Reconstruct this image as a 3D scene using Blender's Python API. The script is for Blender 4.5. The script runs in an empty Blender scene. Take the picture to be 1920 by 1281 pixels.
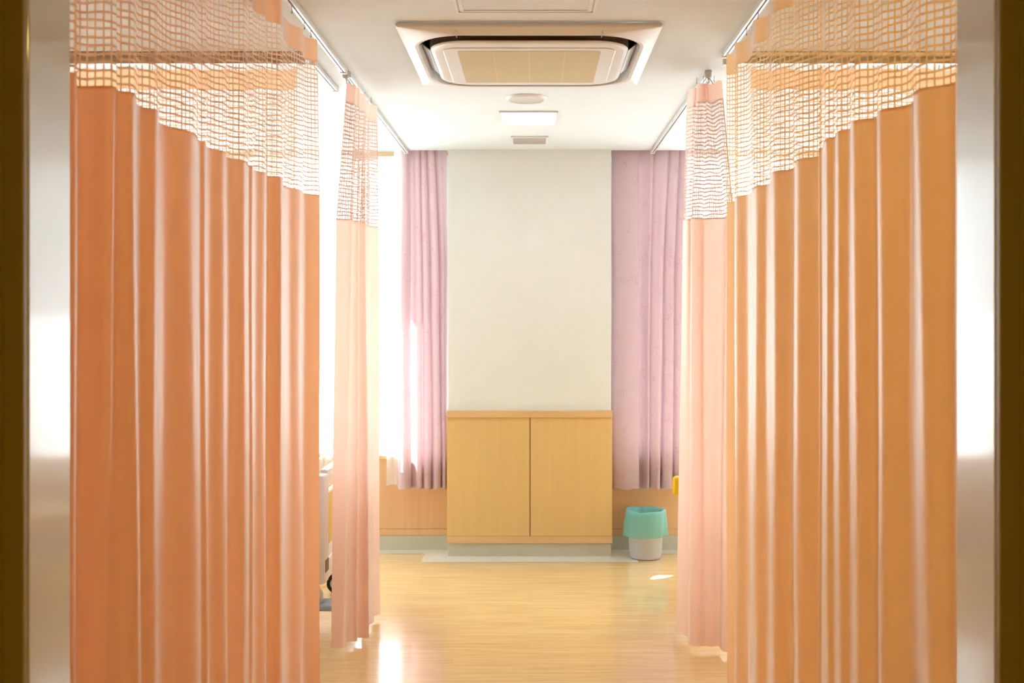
import bpy, bmesh, math, random
from mathutils import Vector, Matrix

S = bpy.context.scene
COL = S.collection
PI = math.pi

# ------------------------------------------------------------------ camera
EYE = 1.51
cam_d = bpy.data.cameras.new('camera')
cam = bpy.data.objects.new('camera', cam_d); COL.objects.link(cam)
cam.location = (0, 0, EYE); cam.rotation_euler = (PI/2, 0, 0)
cam_d.sensor_width = 36; cam_d.lens = 37.5
cam_d.shift_x = -40/1920; cam_d.shift_y = -40.5/1920
cam_d.clip_start = 0.05
cam_d.dof.use_dof = True; cam_d.dof.focus_distance = 6.2; cam_d.dof.aperture_fstop = 6.5
S.camera = cam

# ------------------------------------------------------------------ sky, sun, lamps, exposure
world = bpy.data.worlds.new('bright_sky'); S.world = world; world.use_nodes = True
bg = world.node_tree.nodes['Background']
bg.inputs['Color'].default_value = (0.80, 0.93, 1.0, 1); bg.inputs['Strength'].default_value = 11.0
sun_d = bpy.data.lights.new('sun', 'SUN'); sun = bpy.data.objects.new('sun', sun_d); COL.objects.link(sun)
sun_d.energy = 30; sun_d.angle = math.radians(0.6); sun_d.color = (1, 0.98, 0.93)
SUN_DIR = Vector((-0.42, -0.72, -0.66)).normalized()
sun.rotation_euler = SUN_DIR.to_track_quat('-Z', 'Y').to_euler(); sun.location = (4, 14, 9)
S.view_settings.view_transform = 'Standard'; S.view_settings.look = 'None'
S.view_settings.gamma = 1.0; S.view_settings.use_curve_mapping = False
S.view_settings.exposure = 0.12
S.cycles.max_bounces = 14; S.cycles.diffuse_bounces = 8; S.cycles.transmission_bounces = 8; S.cycles.transparent_max_bounces = 24
S.cycles.glossy_bounces = 4; S.cycles.sample_clamp_indirect = 12

# ------------------------------------------------------------------ helpers
WL = {}
def tag(o, label=None, cat=None, group=None, kind=None):
    if label: o['label'] = label
    if cat: o['category'] = cat
    if group: o['group'] = group
    if kind: o['kind'] = kind
    return o
def thing(name, loc, label, cat, group=None):
    o = bpy.data.objects.new(name, None); COL.objects.link(o); o.location = loc
    o.empty_display_size = 0.05
    WL[o.name] = Vector(loc); return tag(o, label, cat, group)
class MB:
    def __init__(s): s.v = []; s.f = []; s.uv = None; s.sm = []
    def add(s, vs, fs, smooth=False):
        b = len(s.v); s.v += [tuple(v) for v in vs]
        s.f += [tuple(i+b for i in f) for f in fs]; s.sm += [smooth]*len(fs); return s
    def box(s, x0, x1, y0, y1, z0, z1):
        if x0 > x1: x0, x1 = x1, x0
        if y0 > y1: y0, y1 = y1, y0
        if z0 > z1: z0, z1 = z1, z0
        vs = [(x0,y0,z0),(x1,y0,z0),(x1,y1,z0),(x0,y1,z0),(x0,y0,z1),(x1,y0,z1),(x1,y1,z1),(x0,y1,z1)]
        return s.add(vs, [(0,3,2,1),(4,5,6,7),(0,1,5,4),(1,2,6,5),(2,3,7,6),(3,0,4,7)])
    def loft(s, loops, cap0=False, cap1=False, closed=True, smooth=True):
        n = len(loops[0]); vs = [p for l in loops for p in l]; fs = []
        for k in range(len(loops)-1):
            for i in range(n if closed else n-1):
                j = (i+1) % n
                fs.append((k*n+i, k*n+j, (k+1)*n+j, (k+1)*n+i))
        if cap0: fs.append(tuple(range(n))[::-1])
        if cap1: fs.append(tuple((len(loops)-1)*n+i for i in range(n)))
        return s.add(vs, fs, smooth)
    def tube(s, pts, r, n=8, cap=True):
        pts = [Vector(p) for p in pts]; loops = []
        up = None
        for i, p in enumerate(pts):
            a = pts[max(i-1,0)]; b = pts[min(i+1,len(pts)-1)]; t = (b-a).normalized()
            if up is None:
                up = t.orthogonal().normalized()
            up = (up - t*up.dot(t)).normalized(); w = t.cross(up)
            rr = r[i] if isinstance(r, (list, tuple)) else r
            loops.append([p + (up*math.cos(q)+w*math.sin(q))*rr for q in [2*PI*k/n for k in range(n)]])
        return s.loft(loops, cap, cap)
    def lathe(s, c, prof, n=32, cap0=False, cap1=False):
        return s.loft([[(c[0]+r*math.cos(2*PI*k/n), c[1]+r*math.sin(2*PI*k/n), c[2]+z) for k in range(n)] for r, z in prof], cap0, cap1)
    def build(s, name, mat, parent=None, bevel=0, seg=2, normals=True):
        off = WL[parent.name] if parent is not None and parent.name in WL else Vector((0,0,0))
        if parent is None:   # put the origin at the thing's own base
            xs = [v[0] for v in s.v]; ys = [v[1] for v in s.v]; zs = [v[2] for v in s.v]
            o0 = Vector(((min(xs)+max(xs))/2, (min(ys)+max(ys))/2, min(zs)))
        else: o0 = off
        me = bpy.data.meshes.new(name)
        me.from_pydata([tuple(Vector(v)-o0) for v in s.v], [], s.f)
        for p, q in zip(me.polygons, s.sm): p.use_smooth = q
        if normals:
            bm = bmesh.new(); bm.from_mesh(me); bmesh.ops.recalc_face_normals(bm, faces=bm.faces); bm.to_mesh(me); bm.free()
        if s.uv:
            uvl = me.uv_layers.new(name='cloth')
            for l in me.loops: uvl.data[l.index].uv = s.uv[l.vertex_index]
        if mat: me.materials.append(mat)
        o = bpy.data.objects.new(name, me); COL.objects.link(o)
        if parent is not None: o.parent = parent; WL[o.name] = off.copy()
        else: o.location = o0; WL[o.name] = o0
        if bevel:
            m = o.modifiers.new('edge', 'BEVEL'); m.width = bevel; m.segments = seg; m.limit_method = 'ANGLE'; m.angle_limit = math.radians(50)
        return o
def rrect(cx, cy, hx, hy, r, z, n=8):
    pts = []
    for (sx, sy, a0) in ((1,1,0),(-1,1,PI/2),(-1,-1,PI),(1,-1,1.5*PI)):
        for k in range(n+1):
            a = a0 + k*PI/2/n
            pts.append((cx+sx*(hx-r)+r*math.cos(a), cy+sy*(hy-r)+r*math.sin(a), z))
    return pts

# ------------------------------------------------------------------ materials
def lin(c):
    return tuple(((x/255)/12.92 if x/255 <= .04045 else ((x/255+.055)/1.055)**2.4) for x in c) + (1,)
class NT:
    def __init__(s, name):
        s.m = bpy.data.materials.new(name); s.m.use_nodes = True; s.t = s.m.node_tree; s.n = s.t.nodes; s.L = s.t.links
        s.b = s.n['Principled BSDF']; s.out = s.n['Material Output']
    def node(s, ty, **kw):
        q = s.n.new(ty)
        for k, v in kw.items():
            if k in q.inputs: q.inputs[k].default_value = v
            else: setattr(q, k, v)
        return q
    def link(s, a, b): s.L.new(a, b)
def setp(b, **kw):
    for k, v in kw.items(): b.inputs[k.replace('_', ' ')].default_value = v
def plain(name, rgb, rough=.5, metal=0, spec=.5, bump=0, bscale=200, coat=0, var=0.04, vscale=6):
    N = NT(name); c = lin(rgb)
    setp(N.b, Roughness=rough, Metallic=metal); N.b.inputs['Specular IOR Level'].default_value = spec
    N.b.inputs['Coat Weight'].default_value = coat; N.b.inputs['Coat Roughness'].default_value = .08
    tc = N.node('ShaderNodeTexCoord')
    nz = N.node('ShaderNodeTexNoise', Scale=vscale, Detail=3.0); N.link(tc.outputs['Object'], nz.inputs['Vector'])
    mr = N.node('ShaderNodeMixRGB'); mr.inputs[1].default_value = tuple(x*(1-var) for x in c[:3])+(1,)
    mr.inputs[2].default_value = tuple(min(1, x*(1+var)) for x in c[:3])+(1,)
    N.link(nz.outputs['Fac'], mr.inputs[0]); N.link(mr.outputs[0], N.b.inputs['Base Color'])
    if bump:
        n2 = N.node('ShaderNodeTexNoise', Scale=float(bscale), Detail=2.0); N.link(tc.outputs['Object'], n2.inputs['Vector'])
        bp = N.node('ShaderNodeBump', Strength=bump, Distance=.002); N.link(n2.outputs['Fac'], bp.inputs['Height']); N.link(bp.outputs[0], N.b.inputs['Normal'])
    return N.m
def cloth(name, rgb, trgb, mix=.5, vein=None, rough_sheen=.2, transp=0.0):
    """woven cloth that lets light through: a diffuse side and a translucent side"""
    N = NT(name); c = lin(rgb); t = lin(trgb)
    N.n.remove(N.b)
    tc = N.node('ShaderNodeTexCoord')
    mp = N.node('ShaderNodeMapping'); N.link(tc.outputs['UV'], mp.inputs['Vector'])
    wv = N.node('ShaderNodeTexNoise', Scale=7.0, Detail=2.0); N.link(mp.outputs[0], wv.inputs['Vector'])
    def tint(col):
        mr = N.node('ShaderNodeMixRGB'); mr.inputs[1].default_value = tuple(x*.96 for x in col[:3])+(1,)
        mr.inputs[2].default_value = tuple(min(1, x*1.03) for x in col[:3])+(1,); N.link(wv.outputs['Fac'], mr.inputs[0]); return mr.outputs[0]
    ca, ta = tint(c), tint(t)
    if vein:
        # jacquard sprigs: thin curved strokes, from a warped voronoi edge seen in patches
        wn = N.node('ShaderNodeTexNoise', Scale=9.0, Detail=1.0); N.link(mp.outputs[0], wn.inputs['Vector'])
        ad = N.node('ShaderNodeMixRGB', blend_type='ADD'); ad.inputs[0].default_value = .10
        N.link(mp.outputs[0], ad.inputs[1]); N.link(wn.outputs['Color'], ad.inputs[2])
        vo = N.node('ShaderNodeTexVoronoi', feature='DISTANCE_TO_EDGE', Scale=30.0); N.link(ad.outputs[0], vo.inputs['Vector'])
        lt = N.node('ShaderNodeMath', operation='LESS_THAN'); lt.inputs[1].default_value = .045; N.link(vo.outputs['Distance'], lt.inputs[0])
        pn = N.node('ShaderNodeTexNoise', Scale=11.0, Detail=0.0); N.link(mp.outputs[0], pn.inputs['Vector'])
        gt = N.node('ShaderNodeMath', operation='GREATER_THAN'); gt.inputs[1].default_value = .62; N.link(pn.outputs['Fac'], gt.inputs[0])
        mu = N.node('ShaderNodeMath', operation='MULTIPLY'); N.link(lt.outputs[0], mu.inputs[0]); N.link(gt.outputs[0], mu.inputs[1])
        sc = N.node('ShaderNodeMath', operation='MULTIPLY'); sc.inputs[1].default_value = .42; N.link(mu.outputs[0], sc.inputs[0])
        def ov(src):
            mr = N.node('ShaderNodeMixRGB'); mr.inputs[2].default_value = lin(vein); N.link(src, mr.inputs[1]); N.link(sc.outputs[0], mr.inputs[0]); return mr.outputs[0]
        ca, ta = ov(ca), ov(ta)
    d = N.node('ShaderNodeBsdfDiffuse'); N.link(ca, d.inputs['Color'])
    q = N.node('ShaderNodeBsdfTranslucent'); N.link(ta, q.inputs['Color'])
    mx = N.node('ShaderNodeMixShader'); mx.inputs[0].default_value = mix
    N.link(d.outputs[0], mx.inputs[1]); N.link(q.outputs[0], mx.inputs[2]); last = mx.outputs[0]
    if transp:
        tr = N.node('ShaderNodeBsdfTransparent'); m2 = N.node('ShaderNodeMixShader'); m2.inputs[0].default_value = transp
        N.link(last, m2.inputs[1]); N.link(tr.outputs[0], m2.inputs[2]); last = m2.outputs[0]
    if rough_sheen:
        g = N.node('ShaderNodeBsdfGlossy', Roughness=.4); fr = N.node('ShaderNodeLayerWeight', Blend=.5)
        pw = N.node('ShaderNodeMath', operation='POWER'); pw.inputs[1].default_value = 3.5; N.link(fr.outputs['Facing'], pw.inputs[0])
        ml = N.node('ShaderNodeMath', operation='MULTIPLY_ADD'); ml.inputs[1].default_value = rough_sheen*.9; ml.inputs[2].default_value = .02*rough_sheen; N.link(pw.outputs[0], ml.inputs[0])
        m3 = N.node('ShaderNodeMixShader'); N.link(ml.outputs[0], m3.inputs[0]); N.link(last, m3.inputs[1]); N.link(g.outputs[0], m3.inputs[2]); last = m3.outputs[0]
    N.link(last, N.out.inputs['Surface'])
    return N.m
def wood(name, rgb, rgb2, axis='z', rough=.35, coat=.2):
    N = NT(name); tc = N.node('ShaderNodeTexCoord')
    mp = N.node('ShaderNodeMapping'); N.link(tc.outputs['Object'], mp.inputs['Vector'])
    mp.inputs['Scale'].default_value = {'z': (16, 16, .8), 'x': (1.1, 26, 26)}[axis]
    n1 = N.node('ShaderNodeTexNoise', Scale=1.6, Detail=5.0, Roughness=.6); N.link(mp.outputs[0], n1.inputs['Vector'])
    cr = N.node('ShaderNodeValToRGB'); cr.color_ramp.elements[0].color = lin(rgb2); cr.color_ramp.elements[1].color = lin(rgb)
    cr.color_ramp.elements[0].position = .3; cr.color_ramp.elements[1].position = .7
    N.link(n1.outputs['Fac'], cr.inputs[0]); N.link(cr.outputs[0], N.b.inputs['Base Color'])
    setp(N.b, Roughness=rough); N.b.inputs['Coat Weight'].default_value = coat
    return N.m
def floor_mat():
    N = NT('glossy_wood_vinyl'); tc = N.node('ShaderNodeTexCoord')
    br = N.node('ShaderNodeTexBrick', offset=.37)
    for k, v in {'Scale': 1.0, 'Mortar Size': .0007, 'Mortar Smooth': .3, 'Bias': 0.0, 'Brick Width': .9, 'Row Height': .075}.items(): br.inputs[k].default_value = v
    br.inputs['Color1'].default_value = lin((228, 198, 142)); br.inputs['Color2'].default_value = lin((220, 186, 126)); br.inputs['Mortar'].default_value = lin((200, 160, 104))
    N.link(tc.outputs['Object'], br.inputs['Vector'])
    mp = N.node('ShaderNodeMapping'); mp.inputs['Scale'].default_value = (1.3, 30, 1); N.link(tc.outputs['Object'], mp.inputs['Vector'])
    nz = N.node('ShaderNodeTexNoise', Scale=2.2, Detail=6.0, Roughness=.62); N.link(mp.outputs[0], nz.inputs['Vector'])
    cr = N.node('ShaderNodeValToRGB'); cr.color_ramp.elements[0].color = lin((196, 156, 98)); cr.color_ramp.elements[0].position = .28
    cr.color_ramp.elements[1].color = lin((240, 214, 164)); cr.color_ramp.elements[1].position = .72
    N.link(nz.outputs['Fac'], cr.inputs[0])
    mx = N.node('ShaderNodeMixRGB'); mx.inputs[0].default_value = .5; N.link(br.outputs['Color'], mx.inputs[1]); N.link(cr.outputs[0], mx.inputs[2])
    N.link(mx.outputs[0], N.b.inputs['Base Color'])
    setp(N.b, Roughness=.22); N.b.inputs['Coat Weight'].default_value = .6; N.b.inputs['Coat Roughness'].default_value = .06
    # slightly uneven laid vinyl
    n3 = N.node('ShaderNodeTexNoise', Scale=2.5, Detail=1.0); N.link(tc.outputs['Object'], n3.inputs['Vector'])
    bp = N.node('ShaderNodeBump', Strength=.25, Distance=.01); N.link(n3.outputs['Fac'], bp.inputs['Height']); N.link(bp.outputs[0], N.b.inputs['Normal']); N.link(bp.outputs[0], N.b.inputs['Coat Normal'])
    return N.m
def emit(name, rgb, st):
    N = NT(name); N.b.inputs['Emission Color'].default_value = lin(rgb); N.b.inputs['Emission Strength'].default_value = st
    setp(N.b, Roughness=.4); return N.m
def glass_mat():
    N = NT('window_glass'); N.n.remove(N.b)
    tr = N.node('ShaderNodeBsdfTransparent'); gl = N.node('ShaderNodeBsdfGlossy', Roughness=.02); fr = N.node('ShaderNodeFresnel', IOR=1.45)
    mx = N.node('ShaderNodeMixShader'); N.link(fr.outputs[0], mx.inputs[0]); N.link(tr.outputs[0], mx.inputs[1]); N.link(gl.outputs[0], mx.inputs[2])
    N.link(mx.outputs[0], N.out.inputs['Surface']); return N.m

M = dict(
    ceiling=plain('ceiling_paint', (222, 234, 242), .8, bump=.1),
    wall=plain('cream_wallpaper', (228, 236, 234), .75, bump=.25, bscale=320),
    corr=plain('corridor_wall', (150, 128, 60), .7),
    frame_dark=plain('door_frame_face', (150, 128, 34), .5),
    jamb=plain('satin_jamb_paint', (205, 203, 190), .28, spec=.6, coat=.6),
    wood=wood('light_wood_panel', (226, 196, 136), (222, 191, 130)),
    wood_x=wood('light_wood_cap', (228, 194, 146), (220, 184, 134), 'x'),
    peachwood=wood('peach_wood_dado', (224, 184, 140), (216, 174, 128)),
    base=plain('grey_green_vinyl', (196, 196, 180), .4, var=.06, vscale=14),
    border=plain('pale_border_vinyl', (218, 212, 198), .35, var=.05, vscale=30),
    floor=floor_mat(),
    white=plain('white_plastic', (228, 234, 238), .35),
    alum=plain('white_aluminium', (226, 228, 230), .3, metal=.25),
    steel=plain('steel_wire', (150, 150, 150), .3, metal=.9),
    dark=plain('black_slot', (28, 24, 20), .7),
    strip=plain('brown_strip', (164, 122, 80), .6),
    duct=plain('brown_duct', (70, 55, 28), .7),
    grille=plain('beige_filter_mesh', (206, 194, 158), .8, bump=.5, bscale=500),
    seam=plain('brown_seam', (140, 104, 58), .6),
    ribs=plain('beige_rib', (214, 204, 172), .7),
    flap=plain('grey_flap', (180, 182, 186), .4),
    lgrey=plain('light_grey_metal', (205, 206, 204), .5),
    bin=plain('pale_grey_plastic', (192, 199, 210), .4),
    yellow=plain('yellow_vinyl', (240, 200, 20), .4),
    yellowp=plain('yellow_board', (226, 196, 110), .4),
    blue=plain('blue_grey_plastic', (150, 185, 215), .35),
    pinkcloth=cloth('pink_bedding', (226, 190, 190), (226, 190, 190), .2),
    mattress=cloth('white_bedding', (236, 236, 236), (230, 230, 230), .1),
    brown=plain('brown_recess', (110, 84, 70), .5),
    black=plain('black_rubber', (20, 20, 20), .6),
    peach=cloth('peach_privacy_cloth', (250, 221, 202), (253, 200, 156), .58, rough_sheen=1.0),
    peachp=cloth('pale_peach_cloth', (250, 228, 218), (248, 208, 190), .45, rough_sheen=.8),
    gold=cloth('golden_peach_cloth', (250, 226, 200), (253, 214, 160), .58, rough_sheen=1.0),
    net=cloth('peach_netting', (252, 232, 216), (252, 222, 196), .38, rough_sheen=.1),
    netp=cloth('pale_pink_netting', (242, 218, 208), (240, 204, 192), .12, rough_sheen=.1),
    netg=cloth('golden_netting', (252, 232, 196), (252, 220, 160), .5, rough_sheen=.1),
    mauve=cloth('mauve_jacquard', (208, 187, 191), (198, 164, 169), .24, vein=(192, 146, 160)),
    lace=cloth('white_sheer', (246, 248, 250), (246, 248, 250), .6, transp=.02, rough_sheen=0),
    bag=cloth('teal_bag_film', (150, 226, 218), (130, 222, 214), .45, rough_sheen=.9, transp=.28),
    glass=glass_mat(),
    baylamp=emit('warm_bay_fill', (255, 200, 116), 9),  # glow of the added fill lights behind the long curtains
    bayfill2=emit('dim_bay_fill', (255, 158, 84), 6),
    lamp=emit('lit_diffuser', (255, 253, 248), 14),
)

def struct(name, mb, mat, parent=None, **kw):
    o = mb.build(name, mat, parent, **kw)
    if parent is None: o['kind'] = 'structure'
    return o

# ------------------------------------------------------------------ room shell
H = 2.6; X0, X1 = -3.25, 3.2; YD0, YD1 = 1.79, 1.945; YC = 6.85; YW = 7.01
DX0, DX1 = -.845, .773           # the doorway
CX = -.025                        # middle of the room
struct('floor', MB().box(X0-.1, X1+.1, -1.6, YW+.05, -.06, 0), M['floor'])
# pale vinyl border along the window wall and round the pillar
b = MB(); b.add([(X0,6.88,.0015),(-.70,6.88,.0015),(-.70,6.64,.0015),(.655,6.64,.0015),(.655,6.88,.0015),(X1,6.88,.0015),(X1,YW,.0015),(X0,YW,.0015)],
      [(0,1,6,7)]); b.f = []; b.sm = []
b.f = [(0,1,4,5,6,7),(1,2,3,4)]; b.sm = [False, False]
struct('trim_7', b, M['border'])
# ceiling with the opening of the air conditioner
AX, AY = -.016, 4.39; hh = .45
b = MB().box(X0, X1, YD1, AY-hh, H, H+.05).box(X0, X1, AY+hh, YC, H, H+.05).box(X0, AX-hh, AY-hh, AY+hh, H, H+.05).box(AX+hh, X1, AY-hh, AY+hh, H, H+.05)
struct('ceiling', b, M['ceiling'])
b = MB().box(X0, X1, YC-.03, YC, H+.05, 2.78).box(X0, X1, YC-.03, YW+.1, 2.75, 2.80)
struct('trim_1', b, M['ceiling'])       # the curtain recess above the window wall
struct('wall_left', MB().box(X0-.1, X0, YD1, YW+.12, 0, 2.8), M['wall'])
struct('wall_right', MB().box(X1, X1+.1, YD1, YW+.12, 0, 2.8), M['wall'])
# window wall
W0, W1, W2, W3 = -2.95, -.57, .57, 2.95; SILL, HEAD = .605, 2.56
b = MB().box(X0, X1, YW, YW+.12, 0, SILL-.0).box(X0, W0, YW, YW+.12, SILL, 2.75).box(W3, X1, YW, YW+.12, SILL, 2.75).box(W1, W2, YW, YW+.12, SILL, 2.75)
b.box(W0, W1, YW, YW+.12, HEAD+.03, 2.75).box(W2, W3, YW, YW+.12, HEAD+.03, 2.75)
struct('wall_back', b, M['wall'])
PX0, PX1, PY = -.545, .4975, 6.82
struct('pillar', MB().box(PX0, PX1, PY, YW, 0, 2.75), M['wall'])
# timber cladding on the lower pillar
cl = MB().box(PX0-.006, PX1+.006, PY-.022, PY-.006, .085, .13).build('trim_2', M['wood_x'], bevel=.002); cl['kind'] = 'structure'
MB().box(PX0-.006, PX1+.006, PY-.03, PY+.05, .888, .932).build('cap_rail', M['wood_x'], cl, bevel=.002)
MB().box(PX0-.003, -.024, PY-.018, PY-.001, .131, .887).build('wood_panel', M['wood'], cl, bevel=.0015)
MB().box(-.018, PX1+.003, PY-.018, PY-.001, .131, .887).build('wood_panel', M['wood'], cl, bevel=.0015)
MB().box(PX0-.002, PX1+.002, PY-.012, PY-.002, .085, .886).build('backing_board', M['seam'], cl)
MB().box(PX0-.006, PX0-.001, PY-.015, YW-.02, .085, .9).build('side_board', M['wood'], cl)
MB().box(PX1+.001, PX1+.006, PY-.015, YW-.02, .085, .9).build('side_board', M['wood'], cl)
struct('baseboard_pillar', MB().box(PX0+.002, PX1-.002, PY-.012, YW, 0, .084), M['base'], bevel=.002)
for nm, xa, xb in (('left', X0, PX0-.007), ('right', PX1+.007, X1)):
    d = struct('trim_3' if nm == 'left' else 'trim_4', MB().box(xa, xb, YW-.012, YW, .14, .597), M['peachwood'])
    MB().box(xa, xb, YW-.016, YW, .098, .138).build('bottom_rail', M['peachwood'], d, bevel=.0015)
    MB().box(xa, xb, YW-.030, YW+.02, .597, .622).build('sill', M['wood_x'], d, bevel=.003)
    struct('baseboard_'+nm, MB().box(xa, xb, YW-.010, YW, 0, .097), M['base'], bevel=.003)
    struct('trim_5' if nm == 'left' else 'trim_6', MB().box(xa, xb, YW-.012, YW, 2.590, 2.614), M['wood_x'])
def window(nm, xa, xb, nmull):
    t = .035
    b = MB().box(xa, xb, YW-.002, YW+.09, HEAD, HEAD+.03).box(xa, xb, YW, YW+.09, SILL, SILL+.02)
    b.box(xa, xa+t, YW, YW+.09, SILL+.02, HEAD).box(xb-t, xb, YW, YW+.09, SILL+.02, HEAD)
    w = struct(nm, b, M['alum'], bevel=.002)
    for k in range(1, nmull+1):
        x = xa+(xb-xa)*k/(nmull+1)
        MB().box(x-.022, x+.022, YW+.02, YW+.07, SILL+.02, HEAD).build('mullion', M['alum'], w, bevel=.002)
    for k in range(nmull+1):
        x = xa+(xb-xa)*k/(nmull+1)+.03; x2 = xa+(xb-xa)*(k+1)/(nmull+1)-.03
        MB().add([(x,YW+.045,SILL+.02),(x2,YW+.045,SILL+.02),(x2,YW+.045,HEAD),(x,YW+.045,HEAD)], [(0,1,2,3)]).build('pane', M['glass'], w)
window('window_1', W0, W1, 1); window('window_2', W2, W3, 1)
# unseen canopy slab placed outside to cut sunlight on the upper windows
struct('unseen_canopy', MB().box(X0, X1, YW+.12, YW+1.15, 2.62, 2.70), M['lgrey'])

struct('ground', MB().box(-60, 60, YW+.3, 120, -3.2, -3.0), plain('pale_paving', (165, 165, 158), .9))

struct('sun_blocker', MB().box(1.60, 1.66, 7.9, 8.95, -3.0, 3.7), M['lgrey'])   # unseen fin added outside to block sun from the bin-side mauve curtain

# corridor side
struct('wall_front', MB().box(X0, DX0-.001, YD0, YD1, 0, 2.8).box(DX1+.001, X1, YD0, YD1, 0, 2.8).box(DX0-.001, DX1+.001, YD0, YD1, 2.2, 2.8), M['corr'])
df = struct('door_1', MB().box(DX0-.03, DX0, YD0-.004, YD1+.004, 0, 2.2).box(DX1, DX1+.03, YD0-.004, YD1+.004, 0, 2.2).box(DX0-.03, DX1+.03, YD0-.004, YD1+.004, 2.17, 2.23), M['jamb'], bevel=.004)
for s, x in ((-1, DX0), (1, DX1)):
    MB().box(x+s*.001, x+s*.036, YD0-.022, YD0-.004, 0, 2.21).build('architrave', M['frame_dark'], df, bevel=.003)
    MB().box(x+s*.037, x+s*.30, YD0-.016, YD0-.001, 0, 2.21).build('door_casing', M['frame_dark'], df, bevel=.003)
struct('wall_corridor', MB().box(X0, X1, -1.62, -1.5, 0, 2.8).box(X0-.1, X0, -1.6, YD0, 0, 2.8).box(X1, X1+.1, -1.6, YD0, 0, 2.8), M['corr'])
struct('ceiling_corridor', MB().box(X0, X1, -1.6, YD0, H+.05, H+.1), M['ceiling'])

# ------------------------------------------------------------------ cloth
def chaikin(pts, it):
    # soften the folds: tight peaks, long flat faces
    q = [pts[0]]
    for a, b in zip(pts[:-1], pts[1:]):
        for t in (.22, .78): q.append([x+(y-x)*t for x, y in zip(a, b)])
    q.append(pts[-1]); pts = q
    for _ in range(it):
        q = [pts[0]]
        for a, b in zip(pts[:-1], pts[1:]):
            q.append([x*.75+y*.25 for x, y in zip(a, b)]); q.append([x*.25+y*.75 for x, y in zip(a, b)])
        q.append(pts[-1]); pts = q
    return pts
def resample(pts, step=None, n=None):
    d = [0]
    for a, b in zip(pts[:-1], pts[1:]): d.append(d[-1]+math.hypot(a[2]-b[2], a[3]-b[3]))
    Lt = d[-1]; n = n or max(4, int(round(Lt/step))); out = []; k = 0
    for i in range(n+1):
        s = Lt*i/n
        while k < len(d)-2 and d[k+1] < s: k += 1
        t = (s-d[k])/max(1e-9, d[k+1]-d[k]); out.append([x+(y-x)*min(1, t) for x, y in zip(pts[k], pts[k+1])])
    return out, Lt
def sheet(prof, Lt, zs, za, zb, rows, jit=0.0, seed=1, wob=0.0):
    """prof: list of (xt,yt,xm,ym,xb,yb); zs = heights of those three outlines"""
    zt, zm, zbm = zs; m = MB(); n = len(prof); m.uv = []; vs = []; rnd = random.Random(seed)
    for r in range(rows+1):
        z = za+(zb-za)*r/rows
        for i, p in enumerate(prof):
            if z >= zm: t = (zt-z)/(zt-zm); x = p[0]+(p[2]-p[0])*t; y = p[1]+(p[3]-p[1])*t
            else: t = (zm-z)/(zm-zbm); x = p[2]+(p[4]-p[2])*t; y = p[3]+(p[5]-p[3])*t
            u = Lt*i/(n-1)
            if wob:
                w = math.sin(u*9+z*2.1+seed)*math.sin(z*1.7+u*3)*wob*min(1, max(0, (zt-z)*2)); x += w; y += w*.5
            if jit: x += rnd.uniform(-jit, jit)*.5; y += rnd.uniform(-jit, jit)*.5; 
            zz = z + (rnd.uniform(-jit, jit)*1.2 if jit and 0 < r < rows else 0)
            vs.append((x, y, zz)); m.uv.append((u, z))
    fs = [(r*n+i, r*n+i+1, (r+1)*n+i+1, (r+1)*n+i) for r in range(rows) for i in range(n-1)]
    m.add(vs, fs, True); return m
def netting(fine, Lt, zs, za, zb, step, seed, tv=.0034, th=.0042):
    """flat woven threads: the cells between crossing lines stay open"""
    rnd = random.Random(seed*7+1); zt, zm, _ = zs; m = MB(); m.uv = []; n = len(fine)
    nu = int(Lt/step); nz = int(round((za-zb)/.0168)); us, vs = [], []
    for k in range(nu+1):
        u = min(Lt-.003, max(.003, Lt*k/nu + (rnd.uniform(-.0016, .0016) if 0 < k < nu else 0))); us += [u-tv/2, u+tv/2]
    for k in range(nz+1):
        z = za-(za-zb)*k/nz; vs += [z+th/2, z-th/2]
    ph = [(rnd.uniform(0, 6.3), rnd.uniform(0, 6.3)) for _ in range(nz+1)]
    for r_, z in enumerate(vs):
        k = r_//2
        for u in us:
            f = max(0, min(n-1.001, u/Lt*(n-1))); i = int(f); t = f-i
            p = [a+(b-a)*t for a, b in zip(fine[i], fine[i+1])]; q = (zt-z)/(zt-zm)
            zz = z + (.0014*math.sin(u*31+ph[k][0])+.0014*math.sin(u*77+ph[k][1]) if 0 < k < nz else 0)
            m.v.append((p[0]+(p[2]-p[0])*q, p[1]+(p[3]-p[1])*q, zz)); m.uv.append((u, z))
    W = len(us)
    for a in range(len(vs)-1):
        for b in range(W-1):
            if a % 2 and b % 2: continue
            m.f.append((a*W+b, a*W+b+1, (a+1)*W+b+1, (a+1)*W+b)); m.sm.append(False)
    return m
ZT, ZH, ZM = 2.556, 2.474, 1.97
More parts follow.
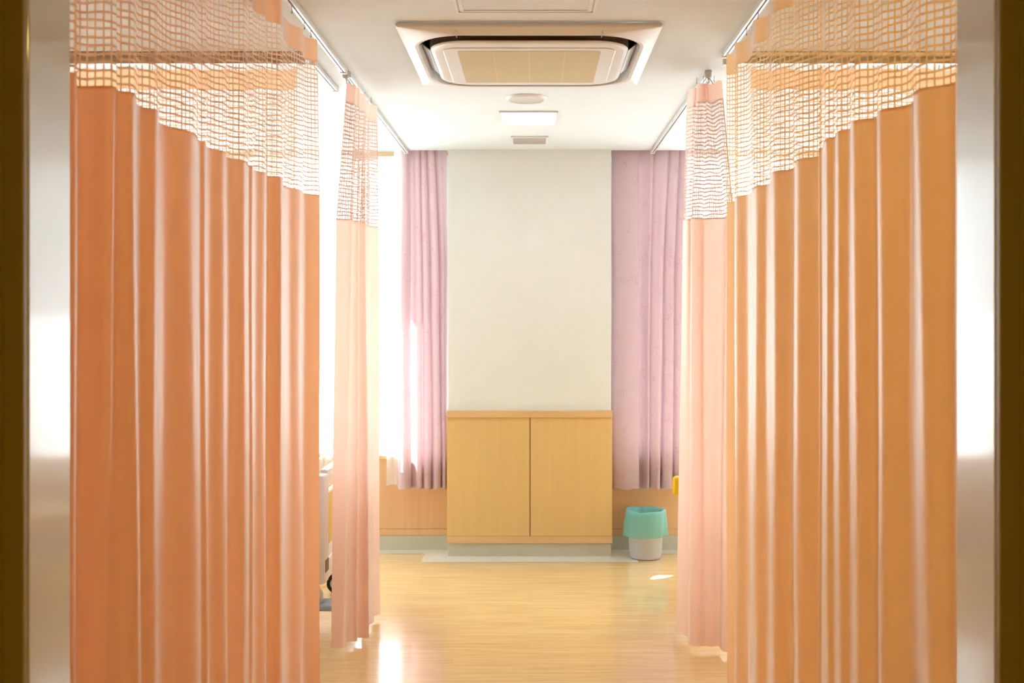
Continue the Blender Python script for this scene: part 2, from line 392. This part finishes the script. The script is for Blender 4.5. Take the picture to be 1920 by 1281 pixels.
def privacy(ctrl, zb, label, name='privacy_curtain', hooks=None, seed=1, wob=.003, railz=2.578, group=None, step=.0165, cm=('peach','net'), sag=.010, pitch=.16):
    P = chaikin(ctrl, 2); fine, Lt = resample(P, step=.006); 
    zs = (ZT, ZM, zb); c = fine[len(fine)//2]
    def droop(m):   # the cloth hangs a little lower between its hooks
        for i, (x, y, z) in enumerate(m.v):
            u = m.uv[i][0]; m.v[i] = (x, y, z - sag*abs(math.sin(PI*u/pitch))*max(0, (z-ZM)/(ZT-ZM)))
        return m
    root = thing(name, (c[4], c[5], zb), label, 'curtain', group)
    droop(sheet(fine, Lt, zs, ZT, ZH, 4, seed=seed, wob=0)).build('header_band', M[cm[0]], root, normals=False)
    nt = droop(netting(fine, Lt, zs, ZH, ZM, step, seed, *((.0044, .0064) if step < .01 else (.0036, .0050)))).build('netting', M[cm[1]], root, normals=False)
    pan = sheet(fine, Lt, zs, ZM+.003, zb, 40, seed=seed, wob=wob).build('cloth_panel', M[cm[0]], root, normals=False)
    for (x, y) in (hooks or []):
        pts = [(x, y, railz), (x, y, railz-.012)]
        pts += [(x, y+.006*math.sin(a), railz-.020+.008*math.cos(a)) for a in [k*PI/5 for k in range(0, 8)]]
        MB().tube(pts, .0013, 6).build('hook', M['steel'], root)
    return root
def pz(x, y):
    s = (600-y)/.46; return (x-1000)/s, 2000/s
def zig(pairs, bot=None, ext=.3):
    """pairs of visible fold faces (outer px, peak px) -> control points; the hidden valley is pushed further out"""
    out = []
    for k, ((ax, ay), (bx, by)) in enumerate(pairs):
        A = pz(ax, ay); B = pz(bx, by); A = (A[0]+(A[0]-B[0])*ext, A[1]+(A[1]-B[1])*ext+.012)
        db = (bot or {}).get(k, 0); out.append([A, 0]); out.append([B, db])
    return [[p[0], p[1], p[0], p[1], p[0]+d, p[1]] for p, d in out]

RX_L, RX_R = -.82, .78
left = [((149,163),(219,162)), ((224,172),(257,175)), ((261,202),(299,207)), ((305,236),(368,249)), ((373,265),(388,268)), ((393,279),(427,286)),
        ((430,298),(464,302)), ((466,312),(475,313)), ((477,321),(500,326)), ((503,331),(533,332)), ((537,352),(570,358)), ((573,364),(600,367))]
c = [[-.905,1.985]*3, [-.846,1.995]*3] + zig(left, {0:-.05, 1:.02, 3:.015, 4:.01, 5:.01})
e = c[-1]; e[0] = -.80
hk = [(RX_L+.0, y) for y in (2.12, 2.3, 2.52, 2.75, 2.98, 3.2, 3.42, 3.62, 3.82, 3.93)]
privacy(c, .03, 'long peach privacy curtain with deep orange folds hanging beside the half-open window', seed=2, hooks=hk)
right = [((1782,140),(1790,140)), ((1780,159),(1707,169)), ((1702,199),(1643,208)), ((1639,223),(1597,227)), ((1592,244),(1568,247)), ((1563,259),(1545,261)),
         ((1542,279),(1533,280)), ((1532,295),(1486,300)), ((1482,319),(1442,322)), ((1440,347),(1410,350)), ((1403,366),(1372,370))]
c = [[.83,1.985]*3, [.784,1.99]*3] + zig(right[1:], {0:.05, 1:.01, 2:.015, 3:.012, 4:.01})
ex, ey = pz(1362, 380); c += [[.80,ey-.06]*3, [ex,ey]*3]
hk = [(RX_R, y) for y in (2.15, 2.35, 2.55, 2.8, 3.05, 3.25, 3.45, 3.7, 3.9, 4.1)]
privacy(c, .03, 'long golden-peach privacy curtain hanging on the waste bin side of the aisle', seed=5, hooks=hk, cm=('gold','netg'))

# the two short gathered curtains
def L6(m, bt, t=None): t = t or m; return [t[0], t[1], m[0], m[1], bt[0], bt[1]]
c = [L6((-.90,4.87),(-.915,4.83),(-.82,4.69)), L6((-.815,4.90),(-.85,4.84),(-.775,4.71)), L6((-.865,4.96),(-.87,4.92),(-.80,4.78)), L6((-.80,4.97),(-.80,4.93),(-.775,4.80)),
     L6((-.85,5.03),(-.85,4.99),(-.80,4.86)), L6((-.775,5.02),(-.745,4.97),(-.765,4.92)), L6((-.85,5.12),(-.84,5.10),(-.80,5.0)), L6((-.785,5.18),(-.775,5.25),(-.77,5.05)),
     L6((-.83,5.22),(-.82,5.32),(-.80,5.10)), L6((-.765,5.28),(-.775,5.38),(-.755,5.16))]
privacy(c, .025, 'gathered peach curtain hanging in front of the bare bright window', seed=3, wob=.002, step=.009, cm=('peachp','netp'), hooks=[(-.815, 4.71), (-.80, 4.86), (-.79, 5.0), (-.78, 5.12)])
c = [L6((.692,4.93),(.679,5.06),(.70,4.85)), L6((.716,4.86),(.722,5.0),(.715,4.75)), L6((.745,4.94),(.75,4.98),(.73,4.76)), L6((.706,4.83),(.698,4.87),(.718,4.68)), L6((.764,4.82),(.754,4.84),(.745,4.66)),
     L6((.775,4.87),(.775,4.86),(.76,4.70)), L6((.80,4.83),(.80,4.84),(.752,4.66)), L6((.868,4.82),(.847,4.86),(.772,4.70)), L6((.85,4.72),(.84,4.78),(.80,4.66)), L6((.885,4.70),(.877,4.76),(.82,4.64))]
privacy(c, .025, 'gathered peach curtain hanging in front of the mauve curtain near the waste bin', seed=4, wob=.002, step=.009, cm=('peachp','netp'), hooks=[(.72, 4.70), (.745, 4.67), (.765, 4.69), (.79, 4.66)])

# partition curtains between the beds, seen through the netting
def partition(xa, xb, y, label, seed):
    n = int(abs(xb-xa)/.085); c = []; rnd = random.Random(seed); hk = []
    for k in range(n+1):
        x = xa+(xb-xa)*k/n; a = .035*(1 if k % 2 else -1)*rnd.uniform(.7, 1.1)
        c.append([x, y+a*.5, x, y+a, x, y+a])
        if k % 2: hk.append((x, y+a*.5))
    privacy(c, .03, label, seed=seed, hooks=hk, group='partition curtains between the beds')
partition(-.98, -3.15, 4.43, 'peach partition curtain behind netting, below the brown ceiling strip', 8)
partition(.90, 3.1, 4.43, 'peach partition curtain behind golden netting, below the yellowish ceiling strip', 9)

# ------------------------------------------------------------------ curtain rails
def rail(pts, label, w=.022, h=.020, cap=None):
    a, b = Vector(pts[0]), Vector(pts[1]); d = (b-a); L = d.length; d.normalize(); s = Vector((-d.y, d.x, 0))
    root = thing('curtain_rail', ((a.x+b.x)/2, (a.y+b.y)/2, H-h), label, 'rail', 'ceiling curtain rails')
    m = MB()
    def bar(o0, o1, z0, z1):
        q = []
        for z in (z0, z1):
            for (e, o) in ((a, o0), (b, o0), (b, o1), (a, o1)): q.append(e+s*o+Vector((0,0,z)))
        m.add(q, [(0,3,2,1),(4,5,6,7),(0,1,5,4),(1,2,6,5),(2,3,7,6),(3,0,4,7)])
    bar(-w/2, -.003, H-h, H-.0005); bar(.003, w/2, H-h, H-.0005); bar(-.003, .003, H-h+.009, H-.0005)
    m.build('rail_body', M['alum'], root)
    m = MB(); bar(-.0028, .0028, H-h+.006, H-h+.0085); m.build('rail_slot', M['dark'], root)
    for e in (a, b):
        MB().box(e.x-w*.62, e.x+w*.62, e.y-.012, e.y+.012, H-h-.004, H-.0005).build('end_cap', M['white'], root, bevel=.003)
    return root
rail([(RX_L, 1.97, 0), (RX_L, 4.62, 0)], 'white ceiling rail above the long orange-folded privacy curtain')
rail([(RX_R, 1.97, 0), (RX_R, 4.34, 0)], 'white ceiling rail above the long golden-peach privacy curtain')
r1 = rail([(RX_L+.005, 4.70, 0), (RX_L+.005, 6.84, 0)], 'white ceiling rail running to the wall end of the mauve curtain by the bare window')
r2 = rail([(RX_R-.015, 4.70, 0), (RX_R-.015, 6.84, 0)], 'white ceiling rail running to the mauve curtain above the waste bin')
rail([(-.925, 4.47, 0), (-.925, 4.99, 0)], 'short white ceiling rail with a hanging hook behind the orange-folded curtain')
rail([(-.96, 4.43, 0), (-3.2, 4.43, 0)], 'white cross rail carrying the partition curtain under the brown strip', h=.028)
rail([(.80, 4.43, 0), (3.15, 4.43, 0)], 'white cross rail carrying the partition curtain under the yellowish strip', h=.028)
# ceiling suspension cups where the gathered curtains begin
for x, y, l in ((-.82, 4.665, 'small white ceiling cup above the gathered curtain by the bare window'), (.765, 4.665, 'small white ceiling cup above the gathered curtain by the mauve curtain')):
    t = thing('rail_stop', (x, y, H-.03), l, 'rail fitting', 'ceiling rail stops')
    MB().lathe((x, y, H-.030), [(.008, -.004), (.013, .0), (.0155, .012), (.0155, .0295)], 20, True, True).build('cup', M['lgrey'], t)
    MB().tube([(x, y, H-.034), (x+.004, y, H-.045), (x+.002, y+.004, H-.055)], .002, 6).build('hook', M['steel'], t)
    MB().tube([(x+.004, y, H-.034), (x+.016, y, H-.048), (x+.022, y+.004, H-.058)], .0016, 6).build('hook', M['steel'], t)
t = struct('trim_9', MB().box(X0, -.93, 4.33, 4.40, H-.004, H-.0005), M['strip'])
t = struct('trim_10', MB().box(.84, X1, 4.33, 4.40, H-.004, H-.0005), plain('yellowish_strip', (205, 182, 110), .6))

# ------------------------------------------------------------------ window curtains
def drape(px, ybase, z0, z1, mat, label, nm, cat, s=289.0, hem=None, seed=1, group=None):
    ctrl = []
    for (xt, xb, o) in px:
        a = (xt-1000)/s; bb = (xb-1000)/s; ctrl.append([a, ybase+o*.007, a*.35+bb*.65, ybase+o*.013, bb, ybase+o*.013])
    P = chaikin(ctrl, 2); fine, Lt = resample(P, step=.005)
    zs = (z0, z0-.75, z1)
    m = sheet(fine, Lt, zs, z0, z1, 44, seed=seed, wob=.003)
    if hem:
        n = len(fine)
        for i in range(len(m.v)):
            x, y, z = m.v[i]; t = max(0, 1-(z-z1)/.5); m.v[i] = (x, y, z+hem(x, y)*t*t)
    o = m.build(nm, mat, normals=False); tag(o, label, cat, group); return o
pxR = [[1147,1147,3],[1151,1150,-1],[1170,1172,-3],[1193,1196,-2],[1198,1199,1],[1194,1197,4],[1204,1203,3.5],[1214,1208,1],[1222,1214,-1],[1228,1218,2],[1223,1216,4],[1232,1219,0],[1246,1234,-2],[1258,1238,1],
       [1252,1237,4],[1254,1240,3.5],[1258,1241,-1],[1270,1258,-2],[1276,1262,2],[1272,1260,4],[1278,1264,-1],[1288,1276,-2],[1290,1284,3]]
pxL = [[752,745,2],[756,750,-2],[764,764,-3],[766,772,1],[771,766,3],[776,775,2],[781,783,-2],[786,791,-2.5],[789,794,1],[786,792,3],[791,797,-2],[797,806,-2.5],[800,811,1],[797,808,3.5],[803,815,-2],[811,824,-2.5],
       [815,828,0],[812,826,3.5],[820,830,-1],[828,836,-2],[834,838,1],[838,839,3]]
hemf = lambda x, y: .004*math.sin(x*60)
drape(pxR, 6.905, 2.66, .418, M['mauve'], 'mauve window curtain with leaf sprigs hanging above the waste bin', 'window_curtain', 'curtain', hem=hemf, seed=3)
drape(pxL, 6.905, 2.66, .418, M['mauve'], 'mauve window curtain partly washed white by sunlight beside the bare window', 'window_curtain', 'curtain', hem=hemf, seed=6)
# white sheers behind them
lace_f = [[470+9*k, 470+9*k, 1.0 if k % 2 else -.6] for k in range(22)]  # sheer added to dim the bare window's reflection on the door jamb
drape(lace_f, 6.970, 2.66, .43, M['lace'], 'added white sheer curtain drawn over the window beyond the white bed', 'sheer_curtain', 'curtain', seed=12)
lace_l = [[738+10*k*.9, 722+11*k*.98, 1.0 if k % 2 else -.6] for k in range(5)]
drape(lace_l, 6.968, 2.66, .43, M['lace'], 'white sheer curtain gathered behind the sunlit mauve curtain', 'sheer_curtain', 'curtain', hem=hemf, seed=7)
lace_r = [[1148+9*k, 1148+9*k, 1.0 if k % 2 else -.6] for k in range(40)]
def hem_r(x, y):
    if 1.02 < x < 1.27: return .28*max(0, math.sin((x-1.02)/.25*PI))**.6  # unseen hem lift, shaped to let a sun patch onto the floor
    return -.012 + .006*math.sin(x*50)
drape(lace_r, 6.970, 2.66, .418, M['lace'], 'white sheer curtain peeking out below the mauve curtain over the waste bin', 'sheer_curtain', 'curtain', hem=hem_r, seed=9)

# ------------------------------------------------------------------ ceiling cassette air conditioner
ac = thing('air_conditioner', (AX, AY, 2.55), 'large square white cassette air conditioner set in the ceiling', 'air conditioner')
n = 10
o_h, o_y = .43, .43; i_h, i_y = .385, .370
m = MB().loft([rrect(AX,AY,.485,.485,.006,H-.0005,n), rrect(AX,AY,.49,.49,.006,H-.006,n), rrect(AX,AY,.49,.49,.006,H-.013,n), rrect(AX,AY,.486,.486,.006,H-.017,n),
               rrect(AX,AY,o_h+.012,o_y+.012,.19,H-.036,n), rrect(AX,AY,o_h,o_y,.185,H-.034,n), rrect(AX,AY,o_h-.012,o_y-.012,.18,H+.02,n)], smooth=False)
m.build('panel_frame', M['white'], ac)
m = MB().loft([rrect(AX,AY,o_h-.012,o_y-.012,.18,H+.02,n), rrect(AX,AY,o_h-.014,o_y-.014,.178,H+.045,n), rrect(AX,AY,i_h+.002,i_y+.002,.14,H+.045,n), rrect(AX,AY,i_h+.0005,i_y+.0005,.14,H-.037,n)], smooth=False)
m.build('air_slot', M['duct'], ac)
m = MB().loft([rrect(AX,AY,i_h,i_y,.14,H-.037,n), rrect(AX,AY,i_h-.004,i_y-.004,.137,H-.042,n), rrect(AX,AY,i_h-.016,i_y-.016,.13,H-.045,n), rrect(AX,AY,i_h-.03,i_y-.03,.12,H-.046,n)], cap1=True, smooth=False)
cp = m.build('centre_panel', M['white'], ac)
m = MB().loft([rrect(AX,AY+.01,.335,.310,.055,H-.0455,n), rrect(AX,AY+.01,.335,.310,.055,H-.0475,n), rrect(AX,AY+.01,.332,.307,.052,H-.049,n)], cap1=True, smooth=False)
ip = m.build('intake_panel', M['white'], ac)
m = MB().loft([rrect(AX,AY+.012,.278,.274,.012,H-.0485,n), rrect(AX,AY+.012,.278,.274,.012,H-.0500,n)], cap1=True, smooth=False)
m.build('intake_grille', M['grille'], ac)
for x in (-.14, 0, .14):
    MB().box(AX+x-.002, AX+x+.002, AY-.260, AY+.284, H-.0506, H-.0500).build('grille_rib', M['ribs'], ac)
for k in range(4):
    L = .40 if k % 2 else .44
    R = Matrix.Rotation(k*PI/2, 3, 'Z'); d = (o_h+i_h)/2 if k % 2 else (o_y+i_y)/2
    vs = []
    for u in (-L/2, L/2):
        for (r, z) in (((-d+.014, H-.010), (-d-.002, H-.030), (-d-.006, H-.027), (-d+.010, H-.004)) if k % 2 == 0 else ((-d+.019, H-.032), (-d-.010, H-.010), (-d-.013, H-.006), (-d+.019, H-.028))):
            v = R @ Vector((u, r, 0)); vs.append((AX+v.x, AY+v.y, z))
    MB().add(vs, [(0,1,2,3),(7,6,5,4),(0,4,5,1),(1,5,6,2),(2,6,7,3),(3,7,4,0)]).build('louvre_flap', M['flap'] if k % 2 else M['duct'], ac)
for sx in (-1, 1):
    MB().box(AX+sx*.27-.001, AX+sx*.27+.001, AY-.49, AY-.41, H-.0372, H-.030).build('panel_seam', M['flap'], ac)
MB().box(AX-.43, AX+.43, AY-.43, AY+.43, H+.046, H+.2).build('casing', M['lgrey'], ac)

# ceiling hatch
hx0, hx1, hy0, hy1 = -.275, .222, 3.27, 3.775
hat = thing('access_hatch', ((hx0+hx1)/2, (hy0+hy1)/2, H-.006), 'square white framed access hatch in the ceiling before the air conditioner', 'hatch')
def ringbox(x0, x1, y0, y1, w, z0, z1):
    return MB().box(x0, x1, y0, y0+w, z0, z1).box(x0, x1, y1-w, y1, z0, z1).box(x0, x0+w, y0+w, y1-w, z0, z1).box(x1-w, x1, y0+w, y1-w, z0, z1)
ringbox(hx0, hx1, hy0, hy1, .013, H-.006, H-.0004).build('outer_frame', M['white'], hat, bevel=.001)
ringbox(hx0+.017, hx1-.017, hy0+.017, hy1-.017, .014, H-.005, H-.0004).build('inner_frame', M['white'], hat, bevel=.001)
MB().box(hx0+.031, hx1-.031, hy0+.031, hy1-.031, H-.0025, H-.0004).build('hatch_panel', M['ceiling'], hat)

# round ceiling speaker
sp = thing('ceiling_speaker', (-.034, 5.24, H-.012), 'round white ceiling speaker between the air conditioner and the lit lamp', 'speaker')
MB().lathe((-.034, 5.24, H-.012), [(.086, .0), (.098, .004), (.104, .0115)], 40).build('rim', M['white'], sp)
MB().lathe((-.034, 5.24, H-.012), [(.0, .004), (.05, .0035), (.085, .001), (.0865, .0)], 40).build('speaker_grille', M['lgrey'], sp)
# lit square lamp
lx, ly = -.025, 5.735
lm = thing('ceiling_light', (lx, ly, H-.01), 'square lit lamp recessed in the ceiling behind the round speaker', 'lamp')
ringbox(lx-.155, lx+.155, ly-.175, ly+.175, .012, H-.010, H-.0004).build('lamp_frame', M['white'], lm, bevel=.002)
MB().box(lx-.143, lx+.143, ly-.163, ly+.163, H-.006, H-.001).build('diffuser', M['lamp'], lm)
# vent
vx, vy = -.022, 6.455
vt = thing('ceiling_vent', (vx, vy, H-.012), 'small square grey vent in the ceiling nearest the pillar', 'vent')
ringbox(vx-.112, vx+.112, vy-.13, vy+.13, .014, H-.009, H-.0004).build('vent_frame', M['white'], vt, bevel=.002)
m = MB().box(vx-.098, vx+.098, vy-.116, vy+.116, H-.002, H-.0006); m.build('backing', M['lgrey'], vt)
for k in range(11):
    y = vy-.105+.021*k
    MB().box(vx-.098, vx+.098, y-.0035, y+.0035, H-.008, H-.003).build('slat', M['lgrey'], vt)

# ------------------------------------------------------------------ waste bin with its bag
bx, by = .713, 6.775
wb = thing('waste_bin', (bx, by, .0015), 'pale grey round plastic waste bin standing below the mauve curtain', 'waste bin')
MB().lathe((bx, by, .0015), [(.0, .004), (.090, .0), (.097, .003), (.100, .012), (.117, .280), (.121, .283), (.121, .292), (.117, .294), (.114, .290), (.096, .012), (.0, .010)], 48).build('bucket', M['bin'], wb)
rnd = random.Random(4); nb = 96
def bl(r, z, amp, ph, sx=1.0, zv=0):
    out = []
    for k in range(nb):
        a = 2*PI*k/nb
        w = amp*(math.sin(a*7+ph)+.6*math.sin(a*13+ph*2.3)+.5*math.sin(a*3+1.7*ph)+.35*math.sin(a*23+ph*4))
        out.append((bx+(r+w)*math.cos(a)*sx, by+(r+w)*math.sin(a), .0015+z+zv*math.sin(a*2+ph)+zv*.7*math.sin(a*5+ph)))
    return out
loops = [bl(.070, .180, .004, .4), bl(.092, .225, .004, .9), bl(.101, .262, .003, 1.3), bl(.108, .290, .002, 1.6, zv=.002), bl(.113, .303, .0018, 1.8, zv=.004), bl(.120, .308, .0016, 2.0, zv=.004), bl(.1265, .300, .0014, 2.2, zv=.003),
         bl(.129, .280, .0016, 2.5), bl(.133, .25, .0030, 2.6), bl(.136, .215, .0036, 2.9, 1.01), bl(.139, .18, .0042, 3.1, 1.01), bl(.1405, .150, .0035, 3.7, 1.02, .003), bl(.139, .145, .0035, 3.8, 1.02, .003)]
bag = MB().loft(loops).build('bin_bag', M['bag'], normals=False)
tag(bag, 'translucent teal plastic bag lining the waste bin, folded over its rim', 'bin bag')

# ------------------------------------------------------------------ hospital beds, glimpsed past the curtains
def bed(sx, xf, y0, label):
    """foot end faces the aisle at x = xf; the bed runs away from the aisle (sx = -1 or 1)"""
    y1 = y0+.92; L = 2.05
    t = thing('hospital_bed', (xf+sx*L/2, (y0+y1)/2, 0), label, 'bed', 'beds at the window end')
    X = lambda d: xf+sx*d
    # foot board: white surround with a hand slot, a yellow inset and a brown recess low down
    fb = MB()
    def post(ya, yb): fb.loft([rrect((X(0)+X(.045))/2, (ya+yb)/2, .0225, (yb-ya)/2, .018, z, 5) for z in (.26, .76)] + [rrect((X(0)+X(.045))/2, (ya+yb)/2, .018, (yb-ya)/2-.004, .014, .775, 5)], True, True)
    post(y0, y0+.12); post(y1-.12, y1)
    fb.box(X(.004), X(.041), y0+.10, y1-.10, .745, .79).box(X(.004), X(.041), y0+.10, y1-.10, .26, .36).box(X(.012), X(.033), y0+.11, y1-.11, .34, .42)
    f = fb.build('footboard', M['white'], t, bevel=.006)
    MB().box(X(.006), X(.039), y0+.118, y1-.118, .42, .675).build('board_inset', M['yellowp'], f, bevel=.008)
    MB().box(X(-.002), X(.004), y0+.02, y0+.10, .31, .37).build('recess', M['brown'], f, bevel=.002)
    MB().box(X(L-.045), X(L), y0, y1, .30, .98).build('headboard', M['white'], t, bevel=.02)
    MB().box(X(.06), X(L-.06), y0+.04, y1-.04, .27, .33).build('frame', M['lgrey'], t, bevel=.006)
    MB().box(X(.07), X(L-.07), y0+.03, y1-.03, .34, .48).build('mattress', M['mattress'], t, bevel=.03, seg=3)
    MB().box(X(.07), X(1.3), y0+.01, y1-.01, .47, .53).build('blanket', M['pinkcloth'], t, bevel=.025, seg=3)
    for yy in (y0, y1):
        for z in (.52, .60, .68): MB().tube([(X(.75), yy, z), (X(1.7), yy, z)], .011, 8).build('side_rail', M['lgrey'], t)
        for d in (.75, 1.7): MB().tube([(X(d), yy, .30), (X(d), yy, .69)], .011, 8).build('rail_post', M['lgrey'], t)
    for d in (.10, L-.10):
        for yy in (y0+.05, y1-.05):
            cs = MB().tube([(X(d), yy, .28), (X(d), yy, .13), (X(d)+.01, yy, .10)], [.02, .018, .014], 10).build('caster', M['lgrey'], t)
            MB().tube([(X(d), yy-.02, .056), (X(d), yy+.02, .056)], .055, 20).build('wheel', M['black'], cs)
            MB().tube([(X(d), yy-.024, .056), (X(d), yy-.020, .056)], .035, 16).build('hub', M['lgrey'], cs)
    MB().box(X(-.03), X(.07), y0+.03, y0+.17, .125, .155).build('brake_pedal', M['blue'], t, bevel=.008)
    MB().tube([(X(.10), y0+.1, .30), (X(.03), y0+.08, .20), (X(.03), y0+.08, .15)], .01, 8).build('pedal_arm', M['white'], t)
bed(-1, -.985, 5.03, 'white hospital bed glimpsed between the long and the gathered curtain')
bed(1, 1.26, 5.35, 'white hospital bed hidden beyond the gathered curtain near the waste bin')
# bedside overbed table whose white top shows past the curtain
t = thing('overbed_table', (-1.28, 5.35, 0), 'white overbed table top showing above the hospital bed footboard', 'table')
MB().box(-1.62, -1.05, 5.0, 5.9, .83, .855).build('tabletop', M['white'], t, bevel=.008)
MB().box(-1.055, -1.047, 5.02, 5.12, .833, .852).build('edge_strip', M['dark'], t)
MB().box(-1.36, -1.30, 6.04, 6.10, .06, .80).build('column', M['lgrey'], t, bevel=.006)
MB().box(-1.36, -1.30, 5.6, 6.10, .80, .83).build('bracket', M['lgrey'], t, bevel=.004)
MB().box(-1.75, -1.0, 6.04, 6.10, .03, .065).build('base', M['lgrey'], t, bevel=.006)
for x in (-1.71, -1.04): MB().tube([(x, 6.05, .016), (x, 6.09, .016)], .0155, 12).build('wheel', M['black'], t)
# yellow chair by the window
cx0, cy0 = .765, 5.86
t = thing('visitor_chair', (cx0+.26, cy0, 0), 'yellow vinyl padded chair edge peeking out past the gathered curtain', 'chair')
MB().box(cx0, cx0+.44, cy0-.03, cy0+.03, .545, .652).build('backrest', M['yellow'], t, bevel=.02, seg=3)
MB().box(cx0+.12, cx0+.44, cy0+.03, cy0+.44, .38, .43).build('seat', M['yellow'], t, bevel=.015, seg=3)
for x in (cx0+.10, cx0+.40):
    MB().tube([(x, cy0+.01, .0), (x, cy0+.03, .38), (x, cy0+.01, .56)], .011, 8).build('leg', M['lgrey'], t)
    MB().tube([(x, cy0+.42, .0), (x, cy0+.40, .38)], .011, 8).build('leg', M['lgrey'], t)

# unseen warm fill lights added behind the long curtains to backlight their folds
for x, l in ((-1.95, 'added fill light above the bed bay behind the orange-folded curtain'), (1.9, 'added fill light above the bed bay behind the golden-peach curtain')):
    bl_ = thing('bay_fill_light', (x, 2.5, H-.03), l, 'lamp', 'added fill lights over the entrance bays')
    ringbox(x-.32, x+.32, 2.18, 2.82, .02, H-.03, H-.0004).build('lamp_frame', M['white'], bl_, bevel=.003)
    MB().box(x-.30, x+.30, 2.20, 2.80, H-.024, H-.001).build('diffuser', M['baylamp' if x > 0 else 'bayfill2'], bl_)
# warm fill light added in the corridor behind the camera, out of view
cd = thing('corridor_fill', (0, -.9, H+.03), 'added round corridor fill light above the doorway approach', 'lamp')
MB().lathe((0, -.9, H+.03), [(.0, .0), (.16, .002), (.17, .019)], 32).build('diffuser', emit('corridor_fill_glow', (255, 222, 128), 80), cd)
